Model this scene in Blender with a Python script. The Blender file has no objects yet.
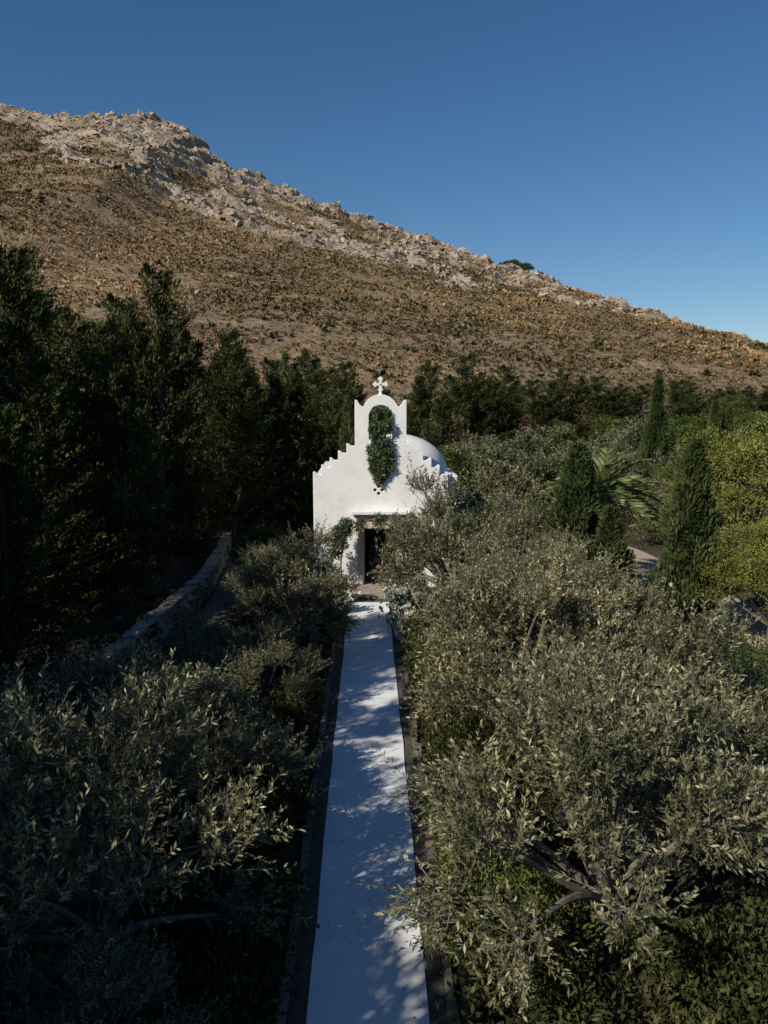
import bpy, math, numpy as np
from mathutils import Vector
sc=bpy.context.scene
R0=np.random.RandomState
# ---------------- sun / sky ----------------
EL=math.radians(36); SX,SY=-0.74,-0.67
SUN=Vector((SX*math.cos(EL),SY*math.cos(EL),math.sin(EL)))
w=bpy.data.worlds.new("World"); sc.world=w; w.use_nodes=True
nt=w.node_tree; bg=nt.nodes['Background']
sky=nt.nodes.new('ShaderNodeTexSky'); sky.sky_type='NISHITA'; sky.sun_disc=False
sky.sun_elevation=EL; sky.sun_rotation=math.atan2(SX,SY)%(2*math.pi)
sky.air_density=1.0; sky.dust_density=0.1; sky.ozone_density=4.0; sky.altitude=600
hs=nt.nodes.new('ShaderNodeHueSaturation'); hs.inputs['Saturation'].default_value=1.18
nt.links.new(sky.outputs[0],hs.inputs['Color']); nt.links.new(hs.outputs[0],bg.inputs[0]); bg.inputs[1].default_value=0.078
sl=bpy.data.lights.new('sun','SUN'); sl.energy=5.0; sl.angle=math.radians(0.5); sl.color=(1,.91,.78)
so=bpy.data.objects.new('sun',sl); sc.collection.objects.link(so)
so.rotation_euler=(-SUN).to_track_quat('-Z','Y').to_euler()
# ---------------- camera ----------------
cd=bpy.data.cameras.new('camera'); co=bpy.data.objects.new('camera',cd); sc.collection.objects.link(co)
cd.sensor_fit='VERTICAL'; cd.sensor_height=24; cd.lens=18.75; cd.clip_end=6000; cd.clip_start=.1
co.location=(0.03,0,7.0); co.rotation_euler=(math.radians(82),0,math.radians(-1.07)); sc.camera=co
sc.view_settings.view_transform='Standard'; sc.view_settings.look='None'; sc.view_settings.exposure=0

# ---------------- noise ----------------
def vn(x,y,s=0):
    xi=np.floor(x);yi=np.floor(y);fx=x-xi;fy=y-yi
    fx=fx*fx*(3-2*fx);fy=fy*fy*(3-2*fy)
    def h(a,b):
        q=np.sin(a*127.1+b*311.7+s*74.7)*43758.5453
        return q-np.floor(q)
    return (h(xi,yi)*(1-fx)+h(xi+1,yi)*fx)*(1-fy)+(h(xi,yi+1)*(1-fx)+h(xi+1,yi+1)*fx)*fy
def fbm(x,y,s=0,o=4):
    r=0;a=.5;t=0
    for i in range(o):
        r=r+a*vn(x*2**i,y*2**i,s+i*3.3);t+=a;a*=.5
    return r/t-.5
# ---------------- mesh builder ----------------
class MB:
    def __init__(s): s.V=[];s.F=[];s.n=0
    def add(s,V,F,mat=0,var=None):
        V=np.asarray(V,float).reshape(-1,3);F=np.asarray(F,int)
        if var is None: var=np.full(len(F),.5)
        s.V.append(V); s.F.append((F+s.n,mat,np.broadcast_to(np.asarray(var,float),(len(F),)))); s.n+=len(V)
    def mesh(s,name,mats,smooth=False,rock=None):
        me=bpy.data.meshes.new(name)
        V=np.concatenate(s.V); me.vertices.add(len(V)); me.vertices.foreach_set('co',V.ravel())
        li=np.concatenate([f.ravel() for f,_,_ in s.F]); k=np.concatenate([np.full(len(f),f.shape[1]) for f,_,_ in s.F])
        st=np.concatenate([[0],np.cumsum(k)[:-1]])
        me.loops.add(len(li)); me.loops.foreach_set('vertex_index',li)
        me.polygons.add(len(k)); me.polygons.foreach_set('loop_start',st)
        me.polygons.foreach_set('material_index',np.concatenate([np.full(len(f),m) for f,m,_ in s.F]))
        me.update(calc_edges=True)
        me.polygons.foreach_set('use_smooth',np.full(len(k),bool(smooth)))
        a=me.attributes.new('v','FLOAT','FACE'); a.data.foreach_set('value',np.concatenate([v for _,_,v in s.F]))
        if rock is not None:
            b=me.attributes.new('rock','FLOAT','POINT'); b.data.foreach_set('value',rock)
        for m in mats: me.materials.append(m)
        return me
def ob(name,me,loc=(0,0,0),rz=0,sc_=1,parent=None):
    o=bpy.data.objects.new(name,me); sc.collection.objects.link(o); o.location=loc
    o.rotation_euler=(0,0,rz); o.scale=(sc_,)*3 if not hasattr(sc_,'__len__') else sc_
    if parent: o.parent=parent
    return o
def unit(a): return a/np.maximum(np.linalg.norm(a,axis=-1,keepdims=True),1e-9)
def rdir(r,n): return unit(r.normal(size=(n,3)))
def leaves(mb,P,D,L,W,mat,var,r):
    n=len(P); D=unit(D); S=unit(np.cross(D,rdir(r,n))); L=np.asarray(L).reshape(-1,1)*np.ones((n,1));W=np.asarray(W).reshape(-1,1)*np.ones((n,1))
    V=np.stack([P,P+D*L*.5+S*W*.5,P+D*L,P+D*L*.5-S*W*.5],1)
    mb.add(V,np.arange(4*n).reshape(n,4),mat,var)
def tube(mb,pts,rad,mat,k=7,var=.5):
    pts=np.asarray(pts,float);n=len(pts);T=unit(np.gradient(pts,axis=0))
    up=np.where(np.abs(T[:,2:3])>.9,np.array([[1.,0,0]]),np.array([[0,0,1.]]))
    A=unit(np.cross(T,up));B=np.cross(T,A);a=np.linspace(0,2*np.pi,k,endpoint=False)
    rad=np.asarray(rad).reshape(-1,1,1)
    V=pts[:,None]+rad*(np.cos(a)[None,:,None]*A[:,None]+np.sin(a)[None,:,None]*B[:,None])
    F=[[i*k+j,i*k+(j+1)%k,(i+1)*k+(j+1)%k,(i+1)*k+j] for i in range(n-1) for j in range(k)]
    mb.add(V,F,mat,var)
def twigs(mb,A,B,r0,mat):
    n=len(A);T=unit(B-A);S=unit(np.cross(T,np.array([.3,.5,.81])));U=np.cross(T,S)
    V=[]
    for P,r in ((A,r0),(B,r0*.35)):
        for a in (0,2.094,4.189): V.append(P+r*(math.cos(a)*S+math.sin(a)*U))
    V=np.stack(V,1);b=np.arange(n)[:,None]*6
    F=np.concatenate([b+np.array([[0,1,4,3]]),b+np.array([[1,2,5,4]]),b+np.array([[2,0,3,5]])])
    mb.add(V,F,mat,.5)
def bez(a,b,c,n=7):
    t=np.linspace(0,1,n)[:,None];a,b,c=map(np.asarray,(a,b,c))
    return (1-t)**2*a+2*t*(1-t)*b+t*t*c
# ---------------- materials ----------------
def newmat(n):
    m=bpy.data.materials.new(n);m.use_nodes=True;t=m.node_tree;return m,t,t.nodes['Principled BSDF']
def N(t,ty,**k):
    n=t.nodes.new(ty)
    for a,b in k.items(): setattr(n,a,b)
    return n
def ramp(t,src,stops):
    r=N(t,'ShaderNodeValToRGB');e=r.color_ramp.elements
    while len(e)<len(stops): e.new(.5)
    for x,(p,c) in zip(e,stops): x.position=p;x.color=(*c,1)
    t.links.new(src,r.inputs[0]);return r.outputs[0]
def noise(t,scale,detail=5,rough=.6,coord='Object'):
    c=N(t,'ShaderNodeTexCoord');n=N(t,'ShaderNodeTexNoise');n.inputs['Scale'].default_value=scale
    n.inputs['Detail'].default_value=detail;n.inputs['Roughness'].default_value=rough
    t.links.new(c.outputs[coord],n.inputs['Vector']);return n.outputs['Fac']
def mixc(t,f,a,b,mode='MIX'):
    m=N(t,'ShaderNodeMix',data_type='RGBA',blend_type=mode)
    for s,v in ((m.inputs[0],f),(m.inputs[6],a),(m.inputs[7],b)):
        if hasattr(v,'is_output'): t.links.new(v,s)
        else: s.default_value=v if not isinstance(v,tuple) else (*v,1)
    return m.outputs[2]
def bump(t,bs,h,st=.3,d=.05):
    b=N(t,'ShaderNodeBump');b.inputs['Strength'].default_value=st;b.inputs['Distance'].default_value=d
    t.links.new(h,b.inputs['Height']);t.links.new(b.outputs[0],bs.inputs['Normal'])
def leafmat(n,dark,mid,light,transl=0,gloss=0,nscale=1.3):
    m,t,bs=newmat(n);a=N(t,'ShaderNodeAttribute',attribute_name='v')
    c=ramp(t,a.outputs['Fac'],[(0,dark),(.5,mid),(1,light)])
    oi=N(t,'ShaderNodeObjectInfo')
    nz=noise(t,nscale,0)
    c2=mixc(t,1.0,c,ramp(t,nz,[(.3,(.62,.65,.6)),(.7,(1.2,1.15,1.05))]),'MULTIPLY')
    c3=mixc(t,1.0,c2,ramp(t,oi.outputs['Random'],[(0,(.78,.86,.78)),(1,(1.2,1.12,1.02))]),'MULTIPLY')
    out=t.nodes['Material Output'].inputs[0]
    if gloss:
        t.links.new(c3,bs.inputs['Base Color']);bs.inputs['Roughness'].default_value=gloss
        bs.inputs['Specular IOR Level'].default_value=.4;s=bs.outputs[0]
    else:
        d=N(t,'ShaderNodeBsdfDiffuse');t.links.new(c3,d.inputs[0]);s=d.outputs[0];t.nodes.remove(bs)
    if transl:
        tr=N(t,'ShaderNodeBsdfTranslucent');t.links.new(c3,tr.inputs[0])
        mx=N(t,'ShaderNodeMixShader');mx.inputs[0].default_value=transl
        t.links.new(s,mx.inputs[1]);t.links.new(tr.outputs[0],mx.inputs[2]);s=mx.outputs[0]
    t.links.new(s,out);return m
def solid(n,stops,scale=4,rough=.85,bst=.3,bd=.03,bscale=None):
    m,t,bs=newmat(n);nz=noise(t,scale,4,.65);t.links.new(ramp(t,nz,stops),bs.inputs['Base Color'])
    bs.inputs['Roughness'].default_value=rough;bump(t,bs,noise(t,bscale or scale*4,3),bst,bd);return m
M_olive=leafmat('olive_leaf',(.07,.08,.045),(.18,.188,.11),(.43,.42,.285),.2,.42)
M_olivefar=leafmat('olive_leaf_far',(.06,.072,.043),(.135,.148,.09),(.26,.265,.175),0)
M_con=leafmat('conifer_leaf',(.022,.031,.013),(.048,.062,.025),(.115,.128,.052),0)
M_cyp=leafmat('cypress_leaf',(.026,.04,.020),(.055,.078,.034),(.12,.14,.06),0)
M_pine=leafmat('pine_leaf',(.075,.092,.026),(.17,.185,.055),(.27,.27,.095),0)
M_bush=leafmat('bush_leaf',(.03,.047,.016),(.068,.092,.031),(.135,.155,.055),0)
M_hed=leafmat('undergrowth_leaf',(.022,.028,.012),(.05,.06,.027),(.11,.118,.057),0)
M_gar=leafmat('garland_leaf',(.035,.06,.03),(.07,.105,.055),(.15,.19,.11),0,.5,6)
M_dry=leafmat('dry_shrub',(.075,.062,.04),(.205,.152,.095),(.36,.27,.172),0,0,.02)
M_bark=solid('bark',[(.3,(.09,.078,.06)),(.7,(.22,.195,.155))],9,.9,.6,.02)
M_bark2=solid('bark_dark',[(.3,(.03,.024,.018)),(.7,(.07,.055,.04))],9,.9,.6,.02)
M_white=solid('whitewash',[(.25,(.63,.63,.62)),(.6,(.76,.76,.75))],1.6,.75,.35,.02,9)
M_stone=solid('limestone',[(.3,(.20,.175,.14)),(.7,(.38,.34,.28))],3,.9,.5,.03)
M_dstone=solid('weathered_stone',[(.3,(.10,.09,.075)),(.7,(.21,.19,.155))],5,.9,.5,.03)
M_beige=solid('door_stone',[(.3,(.42,.36,.28)),(.7,(.55,.48,.38))],4,.85,.4,.02)
M_rock=solid('hill_rock',[(.25,(.18,.142,.108)),(.5,(.36,.29,.225)),(.75,(.50,.42,.335))],.6,.95,.7,.3,2.5)
M_gravel=solid('gravel',[(.3,(.30,.25,.19)),(.7,(.42,.36,.28))],30,.95,.4,.02)
M_track=solid('packed_earth',[(.3,(.09,.075,.055)),(.7,(.16,.135,.10))],6,.95,.4,.02,30)
M_fl=leafmat('white_petals',(.6,.6,.57),(.75,.75,.72),(.82,.82,.8),.2,0)
M_wood=solid('dark_wood',[(.3,(.05,.03,.02)),(.7,(.09,.06,.035))],8,.6,.2,.01)

# ---------------- terrain ----------------
RX=np.array([-300,-180,-113,-100,-82.5,-67,-55,-46,-21.4,9.7,34.8,60,79.4,105,127.5,180,260,330.])
RZ=np.array([ 112, 103,  97, 94.5, 93.8, 94.5,91,81.4,71.5,61,52.5,44.8,36.4,22.5,11.0,2,1,1.])-1.8
YR=lambda X:np.interp(X,[-110,-90,-72,-55,-20,40,130],[243,228,194,188,182,174,168])
def rockmask(X,Y):
    yr=YR(X);wv=fbm(X/16,Y/40,5,4)
    d=(Y-yr)/8+wv*7
    m=np.clip(d,0,1)*np.clip((285-Y)/15,0,1)
    br=np.clip((fbm(X/10+Y*.05,Y/10,9,4)+.075)*7,0,1)
    br=np.maximum(br,np.clip((Y-243)/7,0,1)*np.clip((fbm(X/6,Y/9,19,3)+.3)*5,0,1))
    m=m*br
    led=np.exp(-((Y-(yr+5+wv*22))/3.6)**2)*np.clip((fbm(X/9,Y/30,15,3)+.26)*6,0,1)*(X>-85)
    crag=np.clip(1.5-((X+62)/16)**2-((Y-240)/24)**2+fbm(X/6,Y/9,23,3)*2.0,0,1)
    return np.maximum(np.maximum(m,led*.95),crag)
def H(X,Y):
    X=np.asarray(X,float);Y=np.asarray(Y,float)
    rz=np.interp(X,RX,RZ); g=np.clip((Y-58)/202,0,1)
    z=rz*g**1.06
    back=np.clip((Y-260)/170,0,1); z=z*(1-back)**1.2
    z=z+g**.5*(fbm(X/38,Y/38,1,4)*7*np.clip((255-Y)/60,0,1)*np.clip((Y-58)/40,0,1)+fbm(X/9,Y/9,2,4)*1.6)
    return z
def Hf(X,Y):
    h=H(X,Y);m=rockmask(X,Y)
    q=h/4.2+fbm(X/16,Y/16,41,4)*2.6;f=q-np.floor(q);st=np.clip((f-.55)/.2,0,1)-f
    return h+m*(st*2.8+fbm(X/3.1,Y/4,7,4)*3.2+.7)
xs=np.arange(-230,260,1.0);ys=np.concatenate([np.arange(50,150,1.7),np.arange(150,270,.6),np.arange(270,440,5)])
XX,YY=np.meshgrid(xs,ys);ZZ=Hf(XX,YY)
edge=np.clip((YY-50)/8,0,1); ZZ=ZZ*edge-.25*(1-edge)
mb=MB();nx,ny=len(xs),len(ys);I=np.arange((nx)*(ny)).reshape(ny,nx)
mb.add(np.stack([XX,YY,ZZ],-1),np.stack([I[:-1,:-1],I[:-1,1:],I[1:,1:],I[1:,:-1]],-1).reshape(-1,4))
m,t,bs=newmat('hillside')
a=N(t,'ShaderNodeAttribute',attribute_name='rock')
soil=ramp(t,noise(t,.09,5,.7),[(.3,(.185,.138,.092)),(.5,(.28,.21,.138)),(.72,(.38,.29,.195))])
soil2=mixc(t,1.0,soil,ramp(t,noise(t,.9,5,.8),[(.38,(.42,.43,.40)),(.6,(1.15,1.1,1.05))]),'MULTIPLY')
rk=ramp(t,noise(t,.6,6,.78),[(.34,(.12,.092,.068)),(.48,(.35,.285,.215)),(.68,(.54,.46,.365))])
t.links.new(mixc(t,a.outputs['Fac'],soil2,rk),bs.inputs['Base Color']);bs.inputs['Roughness'].default_value=.95
bs.inputs['Specular IOR Level'].default_value=.1
bump(t,bs,noise(t,1.1,5,.75),.9,.7)
ob('hill',mb.mesh('hill',[m],False,rockmask(XX,YY).ravel()))
m,t,bs=newmat('earth')
c=ramp(t,noise(t,.35,5,.7),[(.3,(.03,.026,.018)),(.55,(.055,.045,.03)),(.75,(.09,.075,.05))])
t.links.new(mixc(t,1.0,c,ramp(t,noise(t,14,4,.7),[(.35,(.6,.6,.6)),(.65,(1.2,1.2,1.2))]),'MULTIPLY'),bs.inputs['Base Color'])
bs.inputs['Roughness'].default_value=.95;bump(t,bs,noise(t,10,3),.6,.05)
mb=MB();mb.add([(-3000,-500,0),(3000,-500,0),(3000,4000,0),(-3000,4000,0)],[[0,1,2,3]]);ob('ground',mb.mesh('ground',[m]))

r=R0(3)
def scatter_tufts(name,n,xr,yr,dens,size,varf,mat,q=9):
    X=r.uniform(*xr,n);Y=r.uniform(*yr,n);k=r.uniform(size=n)<dens(X,Y);X=X[k];Y=Y[k];n=len(X)
    s=size(n)*np.clip(.72+(Y-60)/220,.7,1.1);Z=Hf(X,Y);C=np.stack([X,Y,Z],1)
    C=np.repeat(C,q,0);S=np.repeat(s,q)[:,None];d=rdir(r,n*q);d[:,2]=np.abs(d[:,2])*.9+.1
    P=C+d*S*np.array([[.55,.55,.35]])-d*S*.2;v=np.clip(np.repeat(varf(X,Y),q)+r.normal(size=n*q)*.12,0,1)
    mb=MB();leaves(mb,P,d+rdir(r,n*q)*.7,S*.75,S*.6,0,v,r);ob(name,mb.mesh(name,[mat]))
scatter_tufts('hill_shrubs',170000,(-160,160),(62,262),
  lambda X,Y:np.clip(1.1*np.clip(.7+fbm(X/10,Y/7,11,3)*2.2+.2*np.sin(Y*.5+fbm(X/30,Y/30,4,2)*9),.15,1)*(1-.9*rockmask(X,Y))*(.65+.35*(Y>95)),0,1),
  lambda n:.3+r.exponential(.15,n).clip(0,.8),
  lambda X,Y:np.clip(.42+fbm(X/22,Y/16,13,3)*1.1+r.normal(size=len(X))*.22,0,1),M_dry,5)
scatter_tufts('hill_green_shrubs',15000,(-160,160),(58,245),
  lambda X,Y:np.clip(.4+fbm(X/18,Y/12,21,3)*3-(Y-58)/220,0.06,1),
  lambda n:.35+r.exponential(.24,n).clip(0,1.0),lambda X,Y:r.uniform(.2,.9,len(X)),M_hed,9)
CV=np.array([(x,y,z) for z in (-1,1) for y in (-1,1) for x in (-1,1)],float)
CF=np.array([[0,2,3,1],[4,5,7,6],[0,1,5,4],[2,6,7,3],[0,4,6,2],[1,3,7,5]])
def blocks(mb,C,S,r,jit=.3,tilt=.3,mat=0):
    n=len(C);V=CV[None]*(1+0*S[:,None,:])+r.normal(size=(n,8,3))*jit;V[:,4:,:2]*=.62;V=V*S[:,None,:]
    a=r.uniform(0,6.28,n);c,s=np.cos(a)[:,None],np.sin(a)[:,None]
    V=np.stack([V[...,0]*c-V[...,1]*s,V[...,0]*s+V[...,1]*c,V[...,2]],-1)
    V[...,2]+=V[...,0]*r.normal(size=(n,1))*tilt+V[...,1]*r.normal(size=(n,1))*tilt
    mb.add(V+C[:,None],(CF[None]+np.arange(n)[:,None,None]*8).reshape(-1,4),mat)
n=70000;X=r.uniform(-165,160,n);Y=r.uniform(120,264,n);k=r.uniform(size=n)<rockmask(X,Y)**1.5*.55+.003;X=X[k];Y=Y[k];n=len(X)
s=.14+r.exponential(.15,n).clip(0,.9)
S=np.stack([s*r.uniform(.8,1.9,n),s*r.uniform(.7,1.2,n),s*r.uniform(.4,.8,n)],1)
mb=MB();blocks(mb,np.stack([X,Y,Hf(X,Y)-s*.15],1),S,r);ob('hill_rocks',mb.mesh('hill_rocks',[M_rock]))

# ---------------- tree generators ----------------
def olive(seed,R,Ht,ns,nl,ll=.092,lw=.028,mat=None,fine=True):
    r=R0(seed);mb=MB();nc=26
    fork=np.array([r.normal()*.1,r.normal()*.1,Ht*.18])
    tube(mb,bez((0,0,-.1),(r.normal()*.15,r.normal()*.15,Ht*.1),fork),np.linspace(.19,.14,7)*R/2.2,1)
    C=[];rad=[]
    for i in range(nc):
        a=i*2.4+r.normal()*.35;q=math.sqrt((i+.5)/nc)
        C.append((math.cos(a)*R*.82*q,math.sin(a)*R*.82*q,Ht*(.76-.42*q*q)+r.normal()*Ht*.11));rad.append(R*r.uniform(.14,.28))
    C=np.array(C);rad=np.array(rad)
    for i in range(nc):
        mid=fork*.6+C[i]*.4+np.array([0,0,.10*Ht])+r.normal(size=3)*.2
        tube(mb,bez(fork,mid,C[i],8),np.linspace(.06,.016,8)*R/2.2,1,6)
        k=9 if fine else 4;T=C[i]+unit(rdir(r,k)+np.array([0,0,.5]))*rad[i]*1.1
        twigs(mb,np.repeat(C[i][None],k,0)+r.normal(size=(k,3))*.04,T,.014,1)
    pi=r.choice(nc,ns,p=rad**2/np.sum(rad**2));d=rdir(r,ns);d[:,2]=d[:,2]*.8+.15
    q=r.uniform(.1,1.0,ns)[:,None]**.6
    P=C[pi]+d*rad[pi][:,None]*q*np.array([[1,1,.85]])
    out=unit(P-np.array([0,0,Ht*.35]))
    D=unit(out*.5+np.array([0,0,.6])+r.normal(size=(ns,3))*.45+d*.5)
    L=r.uniform(.18,.5,ns)*(.6+.2*R);lng=r.uniform(size=ns)<.18;L[lng]*=1.7
    low=P[:,2]<Ht*.35;D[low,2]-=.7;D=unit(D)
    B=P+D*L[:,None]
    twigs(mb,P-D*.1,B,.005,1)
    t=np.tile(np.linspace(.0,1.0,nl),ns)[:,None]+r.normal(size=(ns*nl,1))*.03
    PP=np.repeat(P,nl,0)+np.repeat(D*L[:,None],nl,0)*t
    pd=unit(np.cross(np.repeat(D,nl,0),rdir(r,ns*nl)))
    LD=np.repeat(D,nl,0)*.7+pd*.7
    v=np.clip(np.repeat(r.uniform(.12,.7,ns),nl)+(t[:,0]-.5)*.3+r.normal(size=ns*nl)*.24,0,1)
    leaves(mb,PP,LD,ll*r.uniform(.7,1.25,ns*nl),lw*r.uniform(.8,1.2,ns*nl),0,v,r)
    return mb.mesh('olive_tree',[mat or M_olive,M_bark])
def conifer(seed,R,Ht,nb,nl,mat,ll=.17,lw=.06,lead=3):
    r=R0(seed);mb=MB()
    for k in range(lead):
        a0=r.uniform(0,6.28);off=0 if k==0 else R*r.uniform(.3,.5);h=Ht*(1 if k==0 else r.uniform(.62,.88));Rk=R*(1 if k==0 else .75)
        x0,y0=math.cos(a0)*off,math.sin(a0)*off
        ax=lambda z:np.stack([x0*np.clip(z*2.2,0,1)+.25*np.sin(z*3+seed)*z,y0*np.clip(z*2.2,0,1)+.2*np.cos(z*4+seed)*z,z*h],-1)
        tube(mb,ax(np.linspace(-.02,.97,10)),np.linspace(.15,.008,10)*Ht/8,1)
        n=nb//lead;z=np.concatenate([r.uniform(.05,1,n-n//4),r.uniform(.6,1,n//4)]);a=r.uniform(0,6.28,n)
        lob=.6+.75*vn(a*1.3+seed,z*7,seed+k)
        L=Rk*((1-z)**.6*.85+.12)*lob*r.uniform(.6,1.15,n)
        A=ax(z);D=unit(np.stack([np.cos(a),np.sin(a),.25+r.normal(size=n)*.2+z*.7],1))
        B=A+D*L[:,None];twigs(mb,A,B,.018,1)
        t=r.uniform(.05,1.03,(n*nl,1))**.7;DD=np.repeat(D,nl,0);LL=np.repeat(L,nl)[:,None]
        o=r.normal(size=(n*nl,3))*np.array([[.19,.19,.11]])*(.5+LL*.4)*(1.3-t)
        P=np.repeat(A,nl,0)+DD*LL*t+o+np.array([0,0,1])*(t*t*LL*.12)
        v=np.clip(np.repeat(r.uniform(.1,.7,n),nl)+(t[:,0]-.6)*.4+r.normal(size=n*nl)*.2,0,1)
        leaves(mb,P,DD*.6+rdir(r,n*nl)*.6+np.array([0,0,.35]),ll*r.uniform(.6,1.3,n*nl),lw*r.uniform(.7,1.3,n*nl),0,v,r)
    return mb.mesh('conifer',[mat,M_bark2])
def cypress(seed,R,Ht,n):
    r=R0(seed);mb=MB();tube(mb,[(0,0,-.1),(0,0,Ht*.5),(0,0,Ht*.9)],[.1,.06,.02],1)
    z=r.uniform(.02,1,n);a=r.uniform(0,6.28,n)
    prof=np.where(z<.3,(z/.3)**.5*.85+.15,(np.clip((1.02-z)/.72,0,1))**.75)
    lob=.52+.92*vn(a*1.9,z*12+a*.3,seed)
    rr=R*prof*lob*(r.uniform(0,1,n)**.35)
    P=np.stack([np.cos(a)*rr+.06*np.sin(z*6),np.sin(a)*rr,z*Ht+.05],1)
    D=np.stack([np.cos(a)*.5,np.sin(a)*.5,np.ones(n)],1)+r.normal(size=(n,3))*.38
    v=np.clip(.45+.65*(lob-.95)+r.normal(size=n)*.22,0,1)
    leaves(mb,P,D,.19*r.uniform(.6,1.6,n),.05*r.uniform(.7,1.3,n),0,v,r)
    return mb.mesh('cypress',[M_cyp,M_bark2])
def crown(mb,C,rad,n,ll,lw,mat,r,flat=.8,shell=.55,upb=.3):
    C=np.asarray(C,float);rad=np.asarray(rad,float)
    pi=r.choice(len(C),n,p=rad**2/np.sum(rad**2));d=rdir(r,n)
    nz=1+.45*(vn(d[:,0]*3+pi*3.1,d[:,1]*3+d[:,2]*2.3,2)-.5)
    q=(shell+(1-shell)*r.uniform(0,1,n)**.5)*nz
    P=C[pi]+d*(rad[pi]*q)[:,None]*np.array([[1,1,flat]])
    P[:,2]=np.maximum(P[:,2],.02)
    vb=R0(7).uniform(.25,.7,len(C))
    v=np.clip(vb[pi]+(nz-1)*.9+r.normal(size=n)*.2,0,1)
    leaves(mb,P,d*.6+rdir(r,n)*.7+np.array([0,0,upb]),ll*r.uniform(.6,1.3,n),lw*r.uniform(.7,1.3,n),mat,v,r)
def roundtree(seed,R,Ht,n,mat,trunk=.3,ll=.14,lw=.05):
    r=R0(seed);mb=MB();nc=34;C=[];rad=[]
    for i in range(nc):
        a=i*2.4;q=math.sqrt((i+.5)/nc)
        C.append((math.cos(a)*R*.78*q,math.sin(a)*R*.78*q,Ht*(trunk+(1-trunk)*(.78-.5*q*q))+r.normal()*.08*Ht));rad.append(R*r.uniform(.17,.36))
    f=np.array((0,0,Ht*trunk*.7));tube(mb,[(0,0,-.1),(.03,0,f[2]*.5),f],[.16,.13,.12],1)
    for c in C: tube(mb,bez(f,(f+np.array(c))/2+np.array([0,0,-.1]),c,5),np.linspace(.07,.02,5),1,5)
    crown(mb,C,rad,n,ll,lw,0,r);return mb.mesh('roundtree',[mat,M_bark])

OL=[olive(11,2.5,3.95,2300,20),olive(12,2.5,3.9,2300,20),olive(13,2.1,4.2,1800,20)]
OF=[olive(21,2.3,4.2,700,14,.16,.06,M_olivefar,False),olive(22,2.1,4.0,650,14,.16,.06,M_olivefar,False)]
for me,x,y,rz,s in [(0,-3.35,8.6,.4,.96),(2,-2.5,12.6,2,.66),(1,-4.6,13.6,1.2,.70),(2,-2.05,21.6,4,.84),(0,-3.2,26,2.2,.6),(1,-2.3,17.2,3.3,.55),(2,-4.1,18.5,1.3,.5),
   (1,-6.4,11.2,5.0,.82),(2,-3.4,3.2,5.4,.85),(0,-6.8,7,2.4,.92),(1,-2.7,6.7,2.9,.5),(2,-4.5,6.8,.9,.62),
   (1,2.95,9.3,.2,1.0),(0,3.15,15.0,2.6,1.02),(2,2.7,25.0,1.1,1.12),(2,4.9,12.3,3.3,.92),(1,5.1,19.0,5.0,.9),(2,4.6,23.4,.3,.98),(0,3.05,20,3.9,.78),(1,3.0,3.6,3.9,.7)]:
    ob('olive_tree',OL[me],(x,y,0),rz,s)
for i,(x,y,s) in enumerate([(6,36,1),(8.7,41,1.05),(12.3,45,1.1),(5.2,46,1.1),(10,53,1.15),(15.5,51,1.1),(19,47,1.0),(14.6,38,.8),(18,57,1.2),(23,53,1.1),(27,59,1.2),(7.5,48.5,1.1),(17,41,.9),(21,62,1.2),(8,58,1.1),(32,64,1.2),(24,45,.95),(14,61,1.1)]):
    ob('olive_tree',OF[i%2],(x,y,float(Hf(x,y)) if y>58 else 0),i*1.7,s)
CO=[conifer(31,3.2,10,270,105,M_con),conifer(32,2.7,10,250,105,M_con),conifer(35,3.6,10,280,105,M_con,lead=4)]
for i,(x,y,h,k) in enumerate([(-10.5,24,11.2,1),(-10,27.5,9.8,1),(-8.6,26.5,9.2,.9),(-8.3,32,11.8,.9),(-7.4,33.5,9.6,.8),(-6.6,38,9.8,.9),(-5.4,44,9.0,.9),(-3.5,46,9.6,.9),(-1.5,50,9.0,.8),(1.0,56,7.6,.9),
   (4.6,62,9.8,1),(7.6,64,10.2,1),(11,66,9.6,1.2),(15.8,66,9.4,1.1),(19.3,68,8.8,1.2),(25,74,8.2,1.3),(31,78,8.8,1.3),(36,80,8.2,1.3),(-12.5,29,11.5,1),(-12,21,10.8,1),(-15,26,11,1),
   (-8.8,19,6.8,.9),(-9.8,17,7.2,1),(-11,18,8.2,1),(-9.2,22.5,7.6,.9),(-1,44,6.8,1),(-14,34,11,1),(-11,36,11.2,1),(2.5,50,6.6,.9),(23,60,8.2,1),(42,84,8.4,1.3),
   (-10.4,10.8,11.2,1.2),(-11,14.3,11.5,1.1),(-9.6,8.2,10.2,1.1),(13,70,8.4,1.2),(27,66,7.4,1.0),  # far-left conifers here stand out of view, added to shade the path
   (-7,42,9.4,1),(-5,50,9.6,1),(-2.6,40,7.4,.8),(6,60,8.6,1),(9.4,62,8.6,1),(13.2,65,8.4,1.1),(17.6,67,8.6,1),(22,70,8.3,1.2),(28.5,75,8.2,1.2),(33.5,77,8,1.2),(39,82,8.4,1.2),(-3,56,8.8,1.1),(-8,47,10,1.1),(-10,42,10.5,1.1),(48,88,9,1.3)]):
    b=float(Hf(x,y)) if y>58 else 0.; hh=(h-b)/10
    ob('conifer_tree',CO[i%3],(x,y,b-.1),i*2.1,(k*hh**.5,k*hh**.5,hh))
CY=[cypress(41,.95,5.4,17000),cypress(42,.85,5.4,15000)]
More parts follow.
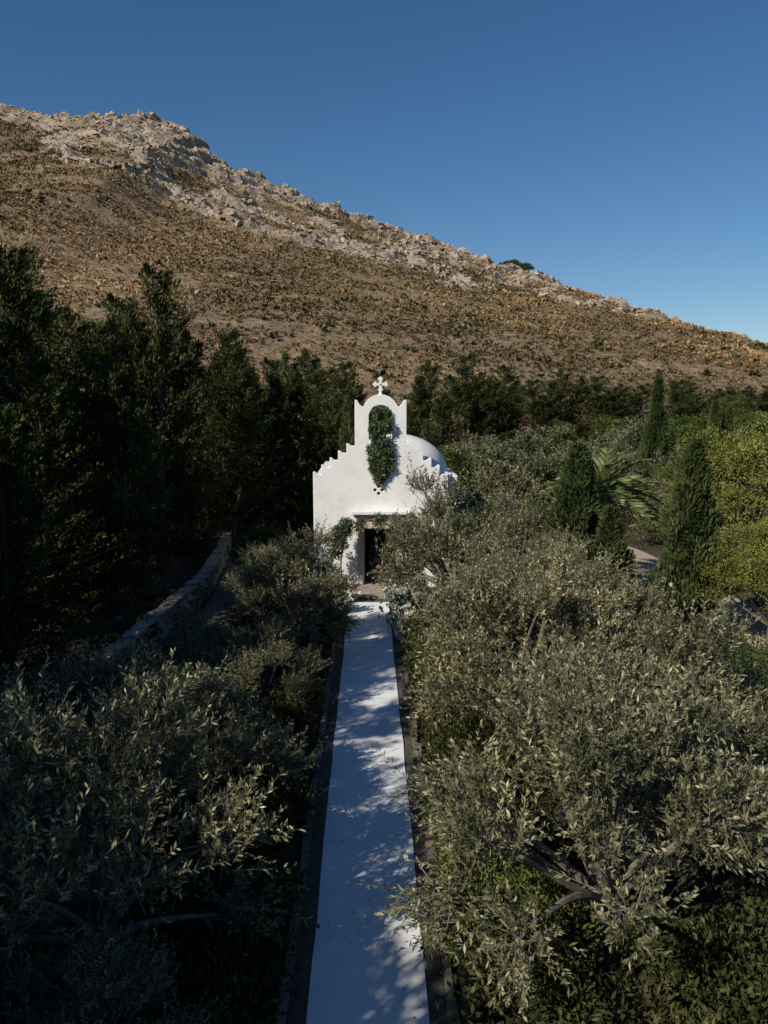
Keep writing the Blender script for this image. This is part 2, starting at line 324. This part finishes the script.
for i,(x,y,h,k) in enumerate([(9.4,22.8,5.65,1.05),(7.15,23.2,3.75,.95),(7.1,27,5.3,1.15),(18,50,8.2,1.0),(19.5,45,6.7,.75),(20.5,45.5,6.3,.75),(-.95,36,6.9,.55)]):
    ob('cypress_tree',CY[i%2],(x,y,0),i*1.3,(k,k,h/5.4))
PT=[roundtree(51,3,5.6,36000,M_pine,.25,.12,.045),roundtree(52,2.2,4.2,18000,M_bush,.12,.12,.05)]
for x,y,s,k in [(14.1,29.0,1.08,0),(11.3,21.6,.70,0),(18.5,34,1.05,0),(14.5,24,.85,0),
    (-9.2,-4.5,1.58,0),(-9.0,-1.6,1.60,0),(-9.1,1.4,1.58,0),(-9.6,4.6,1.56,0)]: ob('pine_tree',PT[k],(x,y,0),x+y,s)  # this row of pines is unseen, added to block sun from the runner
for x,y,s in [(3.9,45,1.1),(16.3,41,.95),(28.7,60,1.4),(22.5,56,1.5),(11,48,.9),(25.5,50,1.0),(17.3,36,.8),(6,31.5,.8),(-3.8,29,.6),(32,70,1.2),(19,29,.9),(20,66,1.0),(28,70,1.1),(15,64,1.0),(2,58,1.0)]:
    ob('round_bush',PT[1],(x,y,float(Hf(x,y)) if y>58 else 0),x*2,s)
for x,y,s in [(45,259,1.7),(49,258,1.3),(53,256,.9),(81,258,1.8),(86,258,1.2),(126,258,2.2)]:
    ob('ridge_bush',PT[1],(x,y,float(Hf(x,y))-1.2),x,(s*1.2,s,s*.6))
def palm(x,y,h,s):
    r=R0(s);mb=MB();tube(mb,[(0,0,-.1),(.03,0,h*.4),(0,.03,h*.75),(0,0,h)],[.26,.2,.18,.24],1,10)
    nf=40
    for i in range(nf):
        a=i*2.4+r.normal()*.1;e=r.uniform(-.1,1.4);L=r.uniform(1.8,2.4);k=44
        t=np.linspace(0,1,k);hx=np.cos(e)*t*L+.25*L*t*t;hz=np.sin(e)*t*L-(.75 if e<1 else .45)*t*t*L*.75
        P=np.stack([np.cos(a)*hx,np.sin(a)*hx,h+hz],1);tube(mb,P[::4],np.linspace(.026,.006,11),0,4,.8)
        T=unit(np.gradient(P,axis=0));S=np.array([-math.sin(a),math.cos(a),0.])
        for sg in (-1,1):
            D=T*.75+S*sg*.75+np.array([0,0,.18])+r.normal(size=(k,3))*.06
            leaves(mb,P[3:],D[3:],(.46*np.sin(np.pi*(.12+.8*t))+.08)[3:],.06,0,np.clip(.6+r.normal(size=k-3)*.15,0,1),r)
    ob('palm_tree',mb.mesh('palm',[leafmat('palm_leaf',(.07,.09,.035),(.17,.20,.085),(.29,.32,.16),.15,.5),M_bark2]),(x,y,0))
palm(8.75,29.2,3.6,1)
# undergrowth and hedges
GP=np.array([(9,47),(10.4,41),(11.6,36),(11.4,31),(12.0,26),(12.5,20),(12,12)],float)
GL=np.array([(-5.0,8),(-5.2,14),(-5.2,20),(-4.9,28),(-5.4,34),(-6.6,46)],float)
def dpoly(X,Y,p):
    q=p[np.argsort(p[:,1])];return np.abs(X-np.interp(Y,q[:,1],q[:,0]))
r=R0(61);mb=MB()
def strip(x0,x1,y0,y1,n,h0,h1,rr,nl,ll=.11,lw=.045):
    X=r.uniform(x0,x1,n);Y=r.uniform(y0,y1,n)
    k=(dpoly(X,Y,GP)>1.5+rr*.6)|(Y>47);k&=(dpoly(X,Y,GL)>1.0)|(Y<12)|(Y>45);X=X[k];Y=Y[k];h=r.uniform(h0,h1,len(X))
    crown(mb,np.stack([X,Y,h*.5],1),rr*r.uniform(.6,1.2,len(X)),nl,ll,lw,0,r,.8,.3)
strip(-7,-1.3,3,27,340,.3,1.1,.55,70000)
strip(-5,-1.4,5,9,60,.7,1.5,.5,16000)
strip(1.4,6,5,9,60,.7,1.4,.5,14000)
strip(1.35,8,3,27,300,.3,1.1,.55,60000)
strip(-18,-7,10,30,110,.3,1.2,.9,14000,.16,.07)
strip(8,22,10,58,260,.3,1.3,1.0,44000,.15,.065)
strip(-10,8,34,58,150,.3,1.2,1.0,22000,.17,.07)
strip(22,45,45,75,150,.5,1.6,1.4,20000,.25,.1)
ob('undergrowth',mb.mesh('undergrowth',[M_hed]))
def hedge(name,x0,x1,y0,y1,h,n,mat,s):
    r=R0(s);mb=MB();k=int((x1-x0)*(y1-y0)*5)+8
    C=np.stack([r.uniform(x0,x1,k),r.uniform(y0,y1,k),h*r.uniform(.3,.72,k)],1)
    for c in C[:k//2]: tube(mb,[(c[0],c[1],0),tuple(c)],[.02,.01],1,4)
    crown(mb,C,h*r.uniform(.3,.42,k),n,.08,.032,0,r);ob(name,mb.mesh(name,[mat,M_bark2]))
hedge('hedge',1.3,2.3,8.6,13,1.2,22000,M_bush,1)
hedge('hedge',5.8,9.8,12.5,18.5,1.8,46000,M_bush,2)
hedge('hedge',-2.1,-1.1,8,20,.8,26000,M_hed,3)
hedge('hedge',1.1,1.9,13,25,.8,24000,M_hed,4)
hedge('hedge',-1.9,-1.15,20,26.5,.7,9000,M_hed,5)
# ---------------- path ----------------
def box(mb,x0,x1,y0,y1,z0,z1,mat=0,j=0,r=None):
    V=np.array([(x,y,z) for z in (z0,z1) for y in (y0,y1) for x in (x0,x1)],float)
    if j: V+=r.normal(size=V.shape)*j
    mb.add(V,CF,mat)
r=R0(71);mb=MB()
mb.add([(-.91,-2,.03),(.91,-2,.03),(.91,27.6,.03),(-.91,27.6,.03),(-.91,-2,0),(.91,-2,0),(.91,27.6,0),(-.91,27.6,0)],[[0,1,2,3],[0,4,5,1],[1,5,6,2],[3,7,4,0]])
M_path=solid('path_paving',[(.3,(.045,.04,.033)),(.7,(.10,.09,.072))],6,.9,.5,.03)
ob('stone_path',mb.mesh('stone_path',[M_path]))
for sgn in (-1,1):
    mb=MB();y=-2.
    while y<27.4:
        l=r.uniform(.45,.8);x0=sgn*.915;x1=sgn*(1.04+r.normal()*.012);box(mb,min(x0,x1),max(x0,x1),y,y+l-.02,-.05,.08+r.normal()*.008,0,.01,r);y+=l
    ob('path_kerb',mb.mesh('path_kerb',[M_dstone]))
ys=np.linspace(-2,27,420);xs=np.linspace(-.7,.7,29);XX,YY=np.meshgrid(xs,ys)
wob=1+.025*(vn(YY*.9,XX*0+1,3)-.5)*2
ZZ=.055+.016*fbm(XX*1.5,YY*1.3,31,3)+.008*np.sin(YY*4+fbm(XX*2,YY,33,2)*6)*np.clip(vn(YY*.5,YY*0,2)-.3,0,1)
mb=MB();I=np.arange(XX.size).reshape(XX.shape)
mb.add(np.stack([XX*wob,YY,ZZ],-1),np.stack([I[:-1,:-1],I[:-1,1:],I[1:,1:],I[1:,:-1]],-1).reshape(-1,4))
M_run=solid('runner_fabric',[(.3,(.66,.68,.70)),(.7,(.76,.78,.80))],1.2,.9,.15,.01,60)
ob('aisle_runner',mb.mesh('aisle_runner',[M_run],True))
mb=MB();box(mb,-2.4,3.4,27.62,29.5,-.1,.10);box(mb,-.9,1.8,28.75,29.5,.1,.2);ob('chapel_terrace',mb.mesh('chapel_terrace',[M_stone]))
n=300;P=np.stack([r.uniform(-.95,.95,n),r.uniform(5,27,n),np.full(n,.075)],1);D=rdir(r,n);D[:,2]*=.1
mb=MB();leaves(mb,P,D,.05,.018,0,r.uniform(0,.8,n),R0(2));ob('fallen_leaves',mb.mesh('fallen_leaves',[M_olive]))
def ribbon(name,p,wd,z,mat):
    t=np.linspace(0,len(p)-1,60);px=np.interp(t,range(len(p)),p[:,0]);py=np.interp(t,range(len(p)),p[:,1])
    k=np.ones(7)/7;px[3:-3]=np.convolve(px,k,'valid');py[3:-3]=np.convolve(py,k,'valid')
    T=unit(np.stack([np.gradient(px),np.gradient(py)],1));Nn=np.stack([-T[:,1],T[:,0]],1)*wd/2
    mb=MB();P=np.stack([px,py],1);V=np.concatenate([np.c_[P-Nn,np.full(60,z)],np.c_[P+Nn,np.full(60,z)]])
    mb.add(V,[[i,i+1,61+i,60+i] for i in range(59)]);ob(name,mb.mesh(name,[mat]))
ribbon('gravel_path',GP,2.6,.006,M_gravel)
ribbon('dirt_path',GL,1.3,.006,M_track)
def drywall(name,pts,h,s=.2,seed=1,mat=None,cap=False):
    r=R0(seed);p=np.array(pts,float);mb=MB();C=[];S=[]
    for a,b in zip(p[:-1],p[1:]):
        L=np.linalg.norm(b-a);n=max(2,int(L/s/1.3))
        for row in range(int(h/s/1.0)):
            for i in range(n):
                q=a+(b-a)*((i+.5*(row%2)+r.normal()*.08)/n);zb=float(Hf(q[0],q[1])) if q[1]>58 else 0
                C.append((q[0]+r.normal()*.03,q[1]+r.normal()*.03,zb+s*.4+row*s*.95));S.append((s*r.uniform(.6,.9),s*r.uniform(.6,.9),s*r.uniform(.45,.6)))
        if cap:
            d=(b-a)/L;nn=np.array([-d[1],d[0]])*.2;m=int(L/.5)
            for i in range(m):
                q0=a+d*L*i/m+r.normal(size=2)*.02;q1=a+d*(L*(i+1)/m-.03)+r.normal(size=2)*.02;zt=h+r.normal()*.02
                V=[(*(q0-nn),zt),(*(q0+nn),zt),(*(q1-nn),zt),(*(q1+nn),zt)];V+= [(x,y,z+.07+r.normal()*.01) for x,y,z in V];mb.add(V,CF,0)
    blocks(mb,np.array(C),np.array(S),r,.15,.1);ob(name,mb.mesh(name,[mat or M_dstone]))
drywall('dry_stone_wall',[(-6.6,17),(-6.35,20),(-6.15,24),(-5.9,28),(-6.3,34),(-7.4,44)],.75,.18,1,M_stone,True)
drywall('dry_stone_wall',[(9.4,33),(10,36.5),(9.0,41)],.9,.2,2,M_stone)
drywall('dry_stone_wall',[(6,57),(14,59),(24,60),(36,64)],1.1,.28,3)
drywall('dry_stone_wall',[(18,74),(30,80),(46,88),(60,98)],1.0,.3,4)

# ---------------- chapel ----------------
chap=bpy.data.objects.new('chapel',None);sc.collection.objects.link(chap);chap.location=(.45,29.3,0)
def curve_mesh(name,splines,ext,mat,bev=.015):
    cu=bpy.data.curves.new(name,'CURVE');cu.dimensions='2D';cu.fill_mode='BOTH';cu.extrude=ext;cu.bevel_depth=bev;cu.bevel_resolution=2
    for s in splines:
        sp=cu.splines.new('POLY');sp.points.add(len(s)-1)
        for p,(x,y) in zip(sp.points,s): p.co=(x,y,0,1)
        sp.use_cyclic_u=True
    o=bpy.data.objects.new('tmp',cu);sc.collection.objects.link(o);bpy.context.view_layer.update()
    me=bpy.data.meshes.new_from_object(o.evaluated_get(bpy.context.evaluated_depsgraph_get()));bpy.data.objects.remove(o)
    me.materials.clear();me.materials.append(mat)
    q=bpy.data.objects.new(name,me);sc.collection.objects.link(q);q.parent=chap;q.rotation_euler=(math.pi/2,0,0);return q
left=[(-2.45,-.05)]
xs5=np.linspace(-2.45,-.92,6);zs5=np.linspace(4.36,5.66,6)
for i in range(5):
    x,z,x2=xs5[i],zs5[i],xs5[i+1]
    left+=[(x,z),(x+.05,z-.005),(x+.09,z-.05),(x+.15,z-.08),(x+.2,z-.09),(x2,z-.09)]
left+=[(-.92,6.98),(-.86,6.97),(-.80,6.86),(-.73,6.78),(-.66,6.74)]
arch=[(-.64*math.cos(a),6.55+.62*math.sin(a)) for a in np.linspace(.3,math.pi-.3,18)]
outer=left+arch+[(-x,z) for x,z in reversed(left)]
hole=[(-.44,5.35),(.44,5.35)]+[(.44*math.cos(a),6.38+.44*math.sin(a)) for a in np.linspace(0,math.pi,16)]
door=[(-.62,-.02),(.62,-.02),(.62,2.3),(-.62,2.3)]
win=[]
for cx,cz in ((0,.13),(0,-.13),(.13,0),(-.13,0)):
    win.append([(-.07+cx+.08*math.cos(a),3.72+cz+.08*math.sin(a)) for a in np.linspace(0,2*math.pi,9)[:-1]])
curve_mesh('facade',[outer,hole,door]+win,.17,M_white)
def cbox(name,args,mat,bev=.02):
    mb=MB();box(mb,*args);o=ob(name,mb.mesh(name,[mat]),parent=chap)
    if bev:
        b=o.modifiers.new('b','BEVEL');b.width=bev;b.segments=2
    return o
cbox('side_wall_left',(-2.4,-2.05,.19,7.2,-.1,4.1),M_white)
cbox('side_wall_right',(2.5,2.85,.19,7.2,-.1,4.1),M_white)
cbox('rear_wall',(-2.04,2.49,6.85,7.19,-.1,4.1),M_white)
cbox('roof_slab',(-2.42,2.87,.2,7.21,4.103,4.22),M_white,.04)
cbox('floor',(-2.04,2.49,.19,6.84,-.1,.08),M_stone,0)
mb=MB();nu,nv=48,16
V=[(.72+2.12*math.cos(u)*math.cos(p),3.9+2.4*math.sin(u)*math.cos(p),4.0+1.6*math.sin(p)) for p in np.linspace(0,math.pi/2,nv) for u in np.linspace(0,2*math.pi,nu,endpoint=False)]
mb.add(V,[[i*nu+j,i*nu+(j+1)%nu,(i+1)*nu+(j+1)%nu,(i+1)*nu+j] for i in range(nv-1) for j in range(nu)])
ob('dome',mb.mesh('dome',[M_white],True),parent=chap)
cbox('jamb_left',(-.84,-.62,-.26,-.19,0,2.3),M_beige)
cbox('jamb_right',(.62,.84,-.26,-.19,0,2.3),M_beige)
cbox('lintel',(-.9,.9,-.28,-.19,2.303,2.56),M_beige)
cbox('ledge',(-1.08,1.08,-.55,-.19,2.85,2.97),M_white)
cbox('ledge_moulding',(-.98,.98,-.42,-.19,2.73,2.847),M_beige)
mb=MB();box(mb,-.64,-.59,.2,.85,.09,2.28);box(mb,-.588,-.575,.28,.77,.25,1.1);box(mb,-.588,-.575,.28,.77,1.25,2.15);ob('door_leaf_left',mb.mesh('d',[M_wood]),parent=chap)
mb=MB();box(mb,.59,.64,.2,.85,.09,2.28);box(mb,.575,.588,.28,.77,.25,1.1);box(mb,.575,.588,.28,.77,1.25,2.15);ob('door_leaf_right',mb.mesh('d',[M_wood]),parent=chap)
cbox('window_pane',(-.36,.22,.02,.05,3.4,4.05),solid('red_glass',[(.3,(.05,.01,.01)),(.7,(.09,.02,.015))],3,.3,.1),0)
cr=[];
for k in range(4):
    a=math.pi/2*k
    for (px,pz) in ((.04,.045),(.045,.15),(.08,.17),(.09,.215),(.045,.235),(0,.28),(-.045,.235),(-.09,.215),(-.08,.17),(-.045,.15),(-.04,.045)):
        cr.append((px*math.cos(a)+pz*math.sin(a),7.55+pz*math.cos(a)-px*math.sin(a)))
curve_mesh('cross',[cr],.04,M_white,.008)
mb=MB();tube(mb,[(0,0,7.12),(0,0,7.2),(0,0,7.33)],[.11,.07,.045],0,10);ob('cross_base',mb.mesh('cross_base',[M_white],True),parent=chap)
mb=MB();tube(mb,[(0,0,6.62),(0,0,6.6),(0,0,6.5),(0,0,6.38),(0,0,6.25),(0,0,6.22)],[.01,.08,.11,.13,.2,.21],0,16)
tube(mb,[(0,0,6.8),(0,0,6.6)],[.015,.015],0,6)
ob('bell',mb.mesh('bell',[solid('bronze',[(.3,(.12,.09,.05)),(.7,(.2,.14,.07))],5,.4)],True),parent=chap)
r=R0(81);mb=MB();n=100;z=r.uniform(4.1,6.6,n);hw=np.interp(z,[4.1,4.35,4.8,5.6,6.3,6.7],[.08,.34,.46,.40,.34,.2])
C=np.stack([r.uniform(-1,1,n)*hw*.85,-.26+r.normal(size=n)*.06,z],1)
crown(mb,C,r.uniform(.08,.16,n),15000,.12,.036,0,r,1.1,.1,-.4)
tube(mb,[(0,-.25,6.7),(.03,-.3,5.6),(0,-.28,4.3)],[.02,.02,.01],1,5)
ob('garland',mb.mesh('garland',[M_gar,M_bark]),parent=chap)
arch_p=np.array([(-.95,28.3,.1),(-1.0,28.3,1.2),(-.85,28.3,2.1),(-.35,28.3,2.65),(.4,28.3,2.8),(1.2,28.3,2.6),(1.7,28.3,2.0),(1.85,28.3,1.1),(1.85,28.3,.1)])
t=np.linspace(0,8,60);P=np.stack([np.interp(t,range(9),arch_p[:,i]) for i in range(3)],1)
mb=MB();tube(mb,P,np.full(60,.03),1,6)
wgt=np.where((P[:,0]<-.5)&(P[:,2]>1.6),1.7,.6)*np.where((P[:,0]>-.4)&(P[:,0]<1.3),.3,1);Cn=P[r.choice(60,105,p=wgt/wgt.sum())]+r.normal(size=(105,3))*.13
Cn[:,0]-=.25*(Cn[:,0]<-.4)
crown(mb,Cn,r.uniform(.08,.22,105),13000,.10,.035,0,r,1,.1)
ob('greenery_arch',mb.mesh('greenery_arch',[M_gar,M_bark]))
def flowers(x,y,h,s):
    r=R0(s);mb=MB();tube(mb,[(0,0,.03),(0,0,.12),(0,0,.3),(0,0,.34)],[.13,.16,.2,.21],2,14)
    n=16;C=np.stack([r.normal(size=n)*.15,r.normal(size=n)*.15,r.uniform(.4,h,n)],1)
    crown(mb,C,r.uniform(.07,.12,n),900,.09,.035,0,r,1,.1)
    n=120;C=np.stack([r.normal(size=n)*.2,r.normal(size=n)*.2-.08,r.uniform(.4,h+.2,n)],1)
    d=rdir(r,n*14);leaves(mb,np.repeat(C,14,0),d,.075,.065,1,r.uniform(0,1,n*14),r)
    ob('flower_arrangement',mb.mesh('fl',[M_gar,M_fl,M_white]),(x,y,0))
for i,(x,y,h) in enumerate([(.95,24.0,1.1),(.97,25.2,1.1),(.98,26.4,1.1),(-.96,27.0,.8),(.94,22.8,.9),(-.98,25.6,.6)]): flowers(x,y,h,90+i)

# ---------------- people ----------------
def skinobj(name,V,E,Rr,mat,parent,root=0,sub=2):
    me=bpy.data.meshes.new(name);me.from_pydata(V,E,[]);o=bpy.data.objects.new(name,me);sc.collection.objects.link(o)
    md=o.modifiers.new('s','SKIN')
    for i,x in enumerate(Rr):
        d=me.skin_vertices[0].data[i];d.radius=(x if isinstance(x,tuple) else (x,x));d.use_root=(i==root)
    md.use_smooth_shade=True
    s=o.modifiers.new('u','SUBSURF');s.levels=sub;s.render_levels=sub;me.materials.append(mat);o.parent=parent;return o
M_skin=solid('skin',[(.3,(.42,.26,.18)),(.7,(.48,.30,.21))],5,.5,.05,.005)
M_suit=solid('dark_suit',[(.3,(.012,.012,.015)),(.7,(.022,.022,.026))],20,.8,.1,.005)
M_hair=solid('dark_hair',[(.3,(.015,.01,.008)),(.7,(.03,.02,.015))],40,.6,.3,.01)
M_shirt=solid('white_shirt',[(.3,(.6,.6,.6)),(.7,(.7,.7,.7))],20,.8,.1,.005)
M_eye=solid('eye',[(.3,(.02,.015,.01)),(.7,(.03,.02,.02))],5,.3,.0)
PH=(1+5**.5)/2
IV=unit(np.array([(-1,PH,0),(1,PH,0),(-1,-PH,0),(1,-PH,0),(0,-1,PH),(0,1,PH),(0,-1,-PH),(0,1,-PH),(PH,0,-1),(PH,0,1),(-PH,0,-1),(-PH,0,1)],float))
IF=np.array([(0,11,5),(0,5,1),(0,1,7),(0,7,10),(0,10,11),(1,5,9),(5,11,4),(11,10,2),(10,7,6),(7,1,8),(3,9,4),(3,4,2),(3,2,6),(3,6,8),(3,8,9),(4,9,5),(2,4,11),(6,2,10),(8,6,7),(9,8,1)])
def person(x,y,z,rz,h=1.76,dress=False):
    p=bpy.data.objects.new('person',None);sc.collection.objects.link(p);p.location=(x,y,z);p.rotation_euler=(0,0,rz);p.scale=(h/1.76,)*3
    V=[(0,0,.95),(0,0,1.12),(0,-.01,1.3),(0,0,1.43),(0,0,1.52),
       (-.1,0,.88),(-.11,-.01,.5),(-.12,.02,.1),(.1,0,.88),(.12,-.02,.5),(.13,.02,.1),
       (-.17,0,1.4),(-.23,.02,1.12),(-.22,-.06,.88),(.17,0,1.4),(.23,.02,1.12),(.22,-.06,.88)]
    E=[(0,1),(1,2),(2,3),(3,4),(0,5),(5,6),(6,7),(0,8),(8,9),(9,10),(3,11),(11,12),(12,13),(3,14),(14,15),(15,16)]
    Rr=[(.15,.11),(.14,.10),(.165,.115),(.12,.09),(.055,.055),(.095,.1),(.07,.07),(.055,.06),(.095,.1),(.07,.07),(.055,.06),(.075,.07),(.052,.052),(.036,.036),(.075,.07),(.052,.052),(.036,.036)]
    if dress: Rr[6]=(.12,.12);Rr[9]=(.12,.12);Rr[7]=(.13,.13);Rr[10]=(.13,.13)
    skinobj('clothed_body',V,E,Rr,M_suit,p)
    for s in (-1,1):
        skinobj('shoe',[(s*.12,.05,.045),(s*.13,-.06,.04),(s*.14,-.16,.032)],[(0,1),(1,2)],[.045,.045,.035],M_hair,p)
        HV=[(s*.222,-.065,.86),(s*.222,-.075,.81),(s*.222,-.08,.78)];HE=[(0,1),(1,2)];HR=[(.024,.02),(.032,.016),(.034,.014)]
        for j,(dy,l) in enumerate(((-.03,.07),(-.01,.08),(.01,.074),(.03,.058))):
            b=len(HV);HV+=[(s*.222,-.08+dy,.765),(s*.218,-.083+dy,.765-l*.55),(s*.21,-.08+dy,.765-l)];HE+=[(2,b),(b,b+1),(b+1,b+2)];HR+=[.0095,.009,.007]
        b=len(HV);HV+=[(s*.215,-.115,.81),(s*.212,-.13,.78)];HE+=[(1,b),(b,b+1)];HR+=[.011,.009]
        skinobj('hand',HV,HE,HR,M_skin,p,1,1)
    skinobj('neck',[(0,0,1.47),(0,-.01,1.58)],[(0,1)],[.058,.055],M_skin,p)
    mb=MB();nu,nv=20,14;V=[]
    for q in np.linspace(-math.pi/2,math.pi/2,nv):
        for u in np.linspace(0,2*math.pi,nu,endpoint=False):
            zz=math.sin(q);wd=math.cos(q)*(1-.18*max(0,-zz));V.append((.075*wd*math.cos(u),-.01+.095*wd*math.sin(u),1.64+.12*zz))
    F=[[i*nu+j,i*nu+(j+1)%nu,(i+1)*nu+(j+1)%nu,(i+1)*nu+j] for i in range(nv-1) for j in range(nu)]
    mb.add(V,F,0)
    Vh=[(a*1.08,.012+b*1.08,1.655+(c-1.64)*1.06) for a,b,c in V];Fh=[f for f in F if np.mean([Vh[i][2] for i in f])>1.69 or (np.mean([Vh[i][1] for i in f])>.02 and np.mean([Vh[i][2] for i in f])>1.58)]
    mb.add(Vh,Fh,1)
    def blob(c,s,mat): mb.add(IV*np.array(s)+np.array(c),IF,mat)
    blob((0,-.11,1.625),(.012,.018,.022),0);blob((-.077,0,1.635),(.01,.02,.03),0);blob((.077,0,1.635),(.01,.02,.03),0)
    for s in (-1,1): blob((s*.03,-.098,1.65),(.012,.008,.007),2)
    blob((0,-.098,1.58),(.024,.008,.006),3)
    ob('head',mb.mesh('head',[M_skin,M_hair,M_eye,M_beige],True),parent=p)
    mb=MB();mb.add([(-.035,-.128,1.42),(.035,-.128,1.42),(0,-.132,1.2),(-.03,-.09,1.48),(.03,-.09,1.48)],[[0,2,1],[3,0,1],[3,1,4]],0);ob('shirt_front',mb.mesh('sh',[M_shirt]),parent=p)
person(.28,29.2,.2,.15,1.78)
person(.74,29.75,.09,-.2,1.68,True)
print('faces',sum(len(m.polygons) for m in bpy.data.meshes))
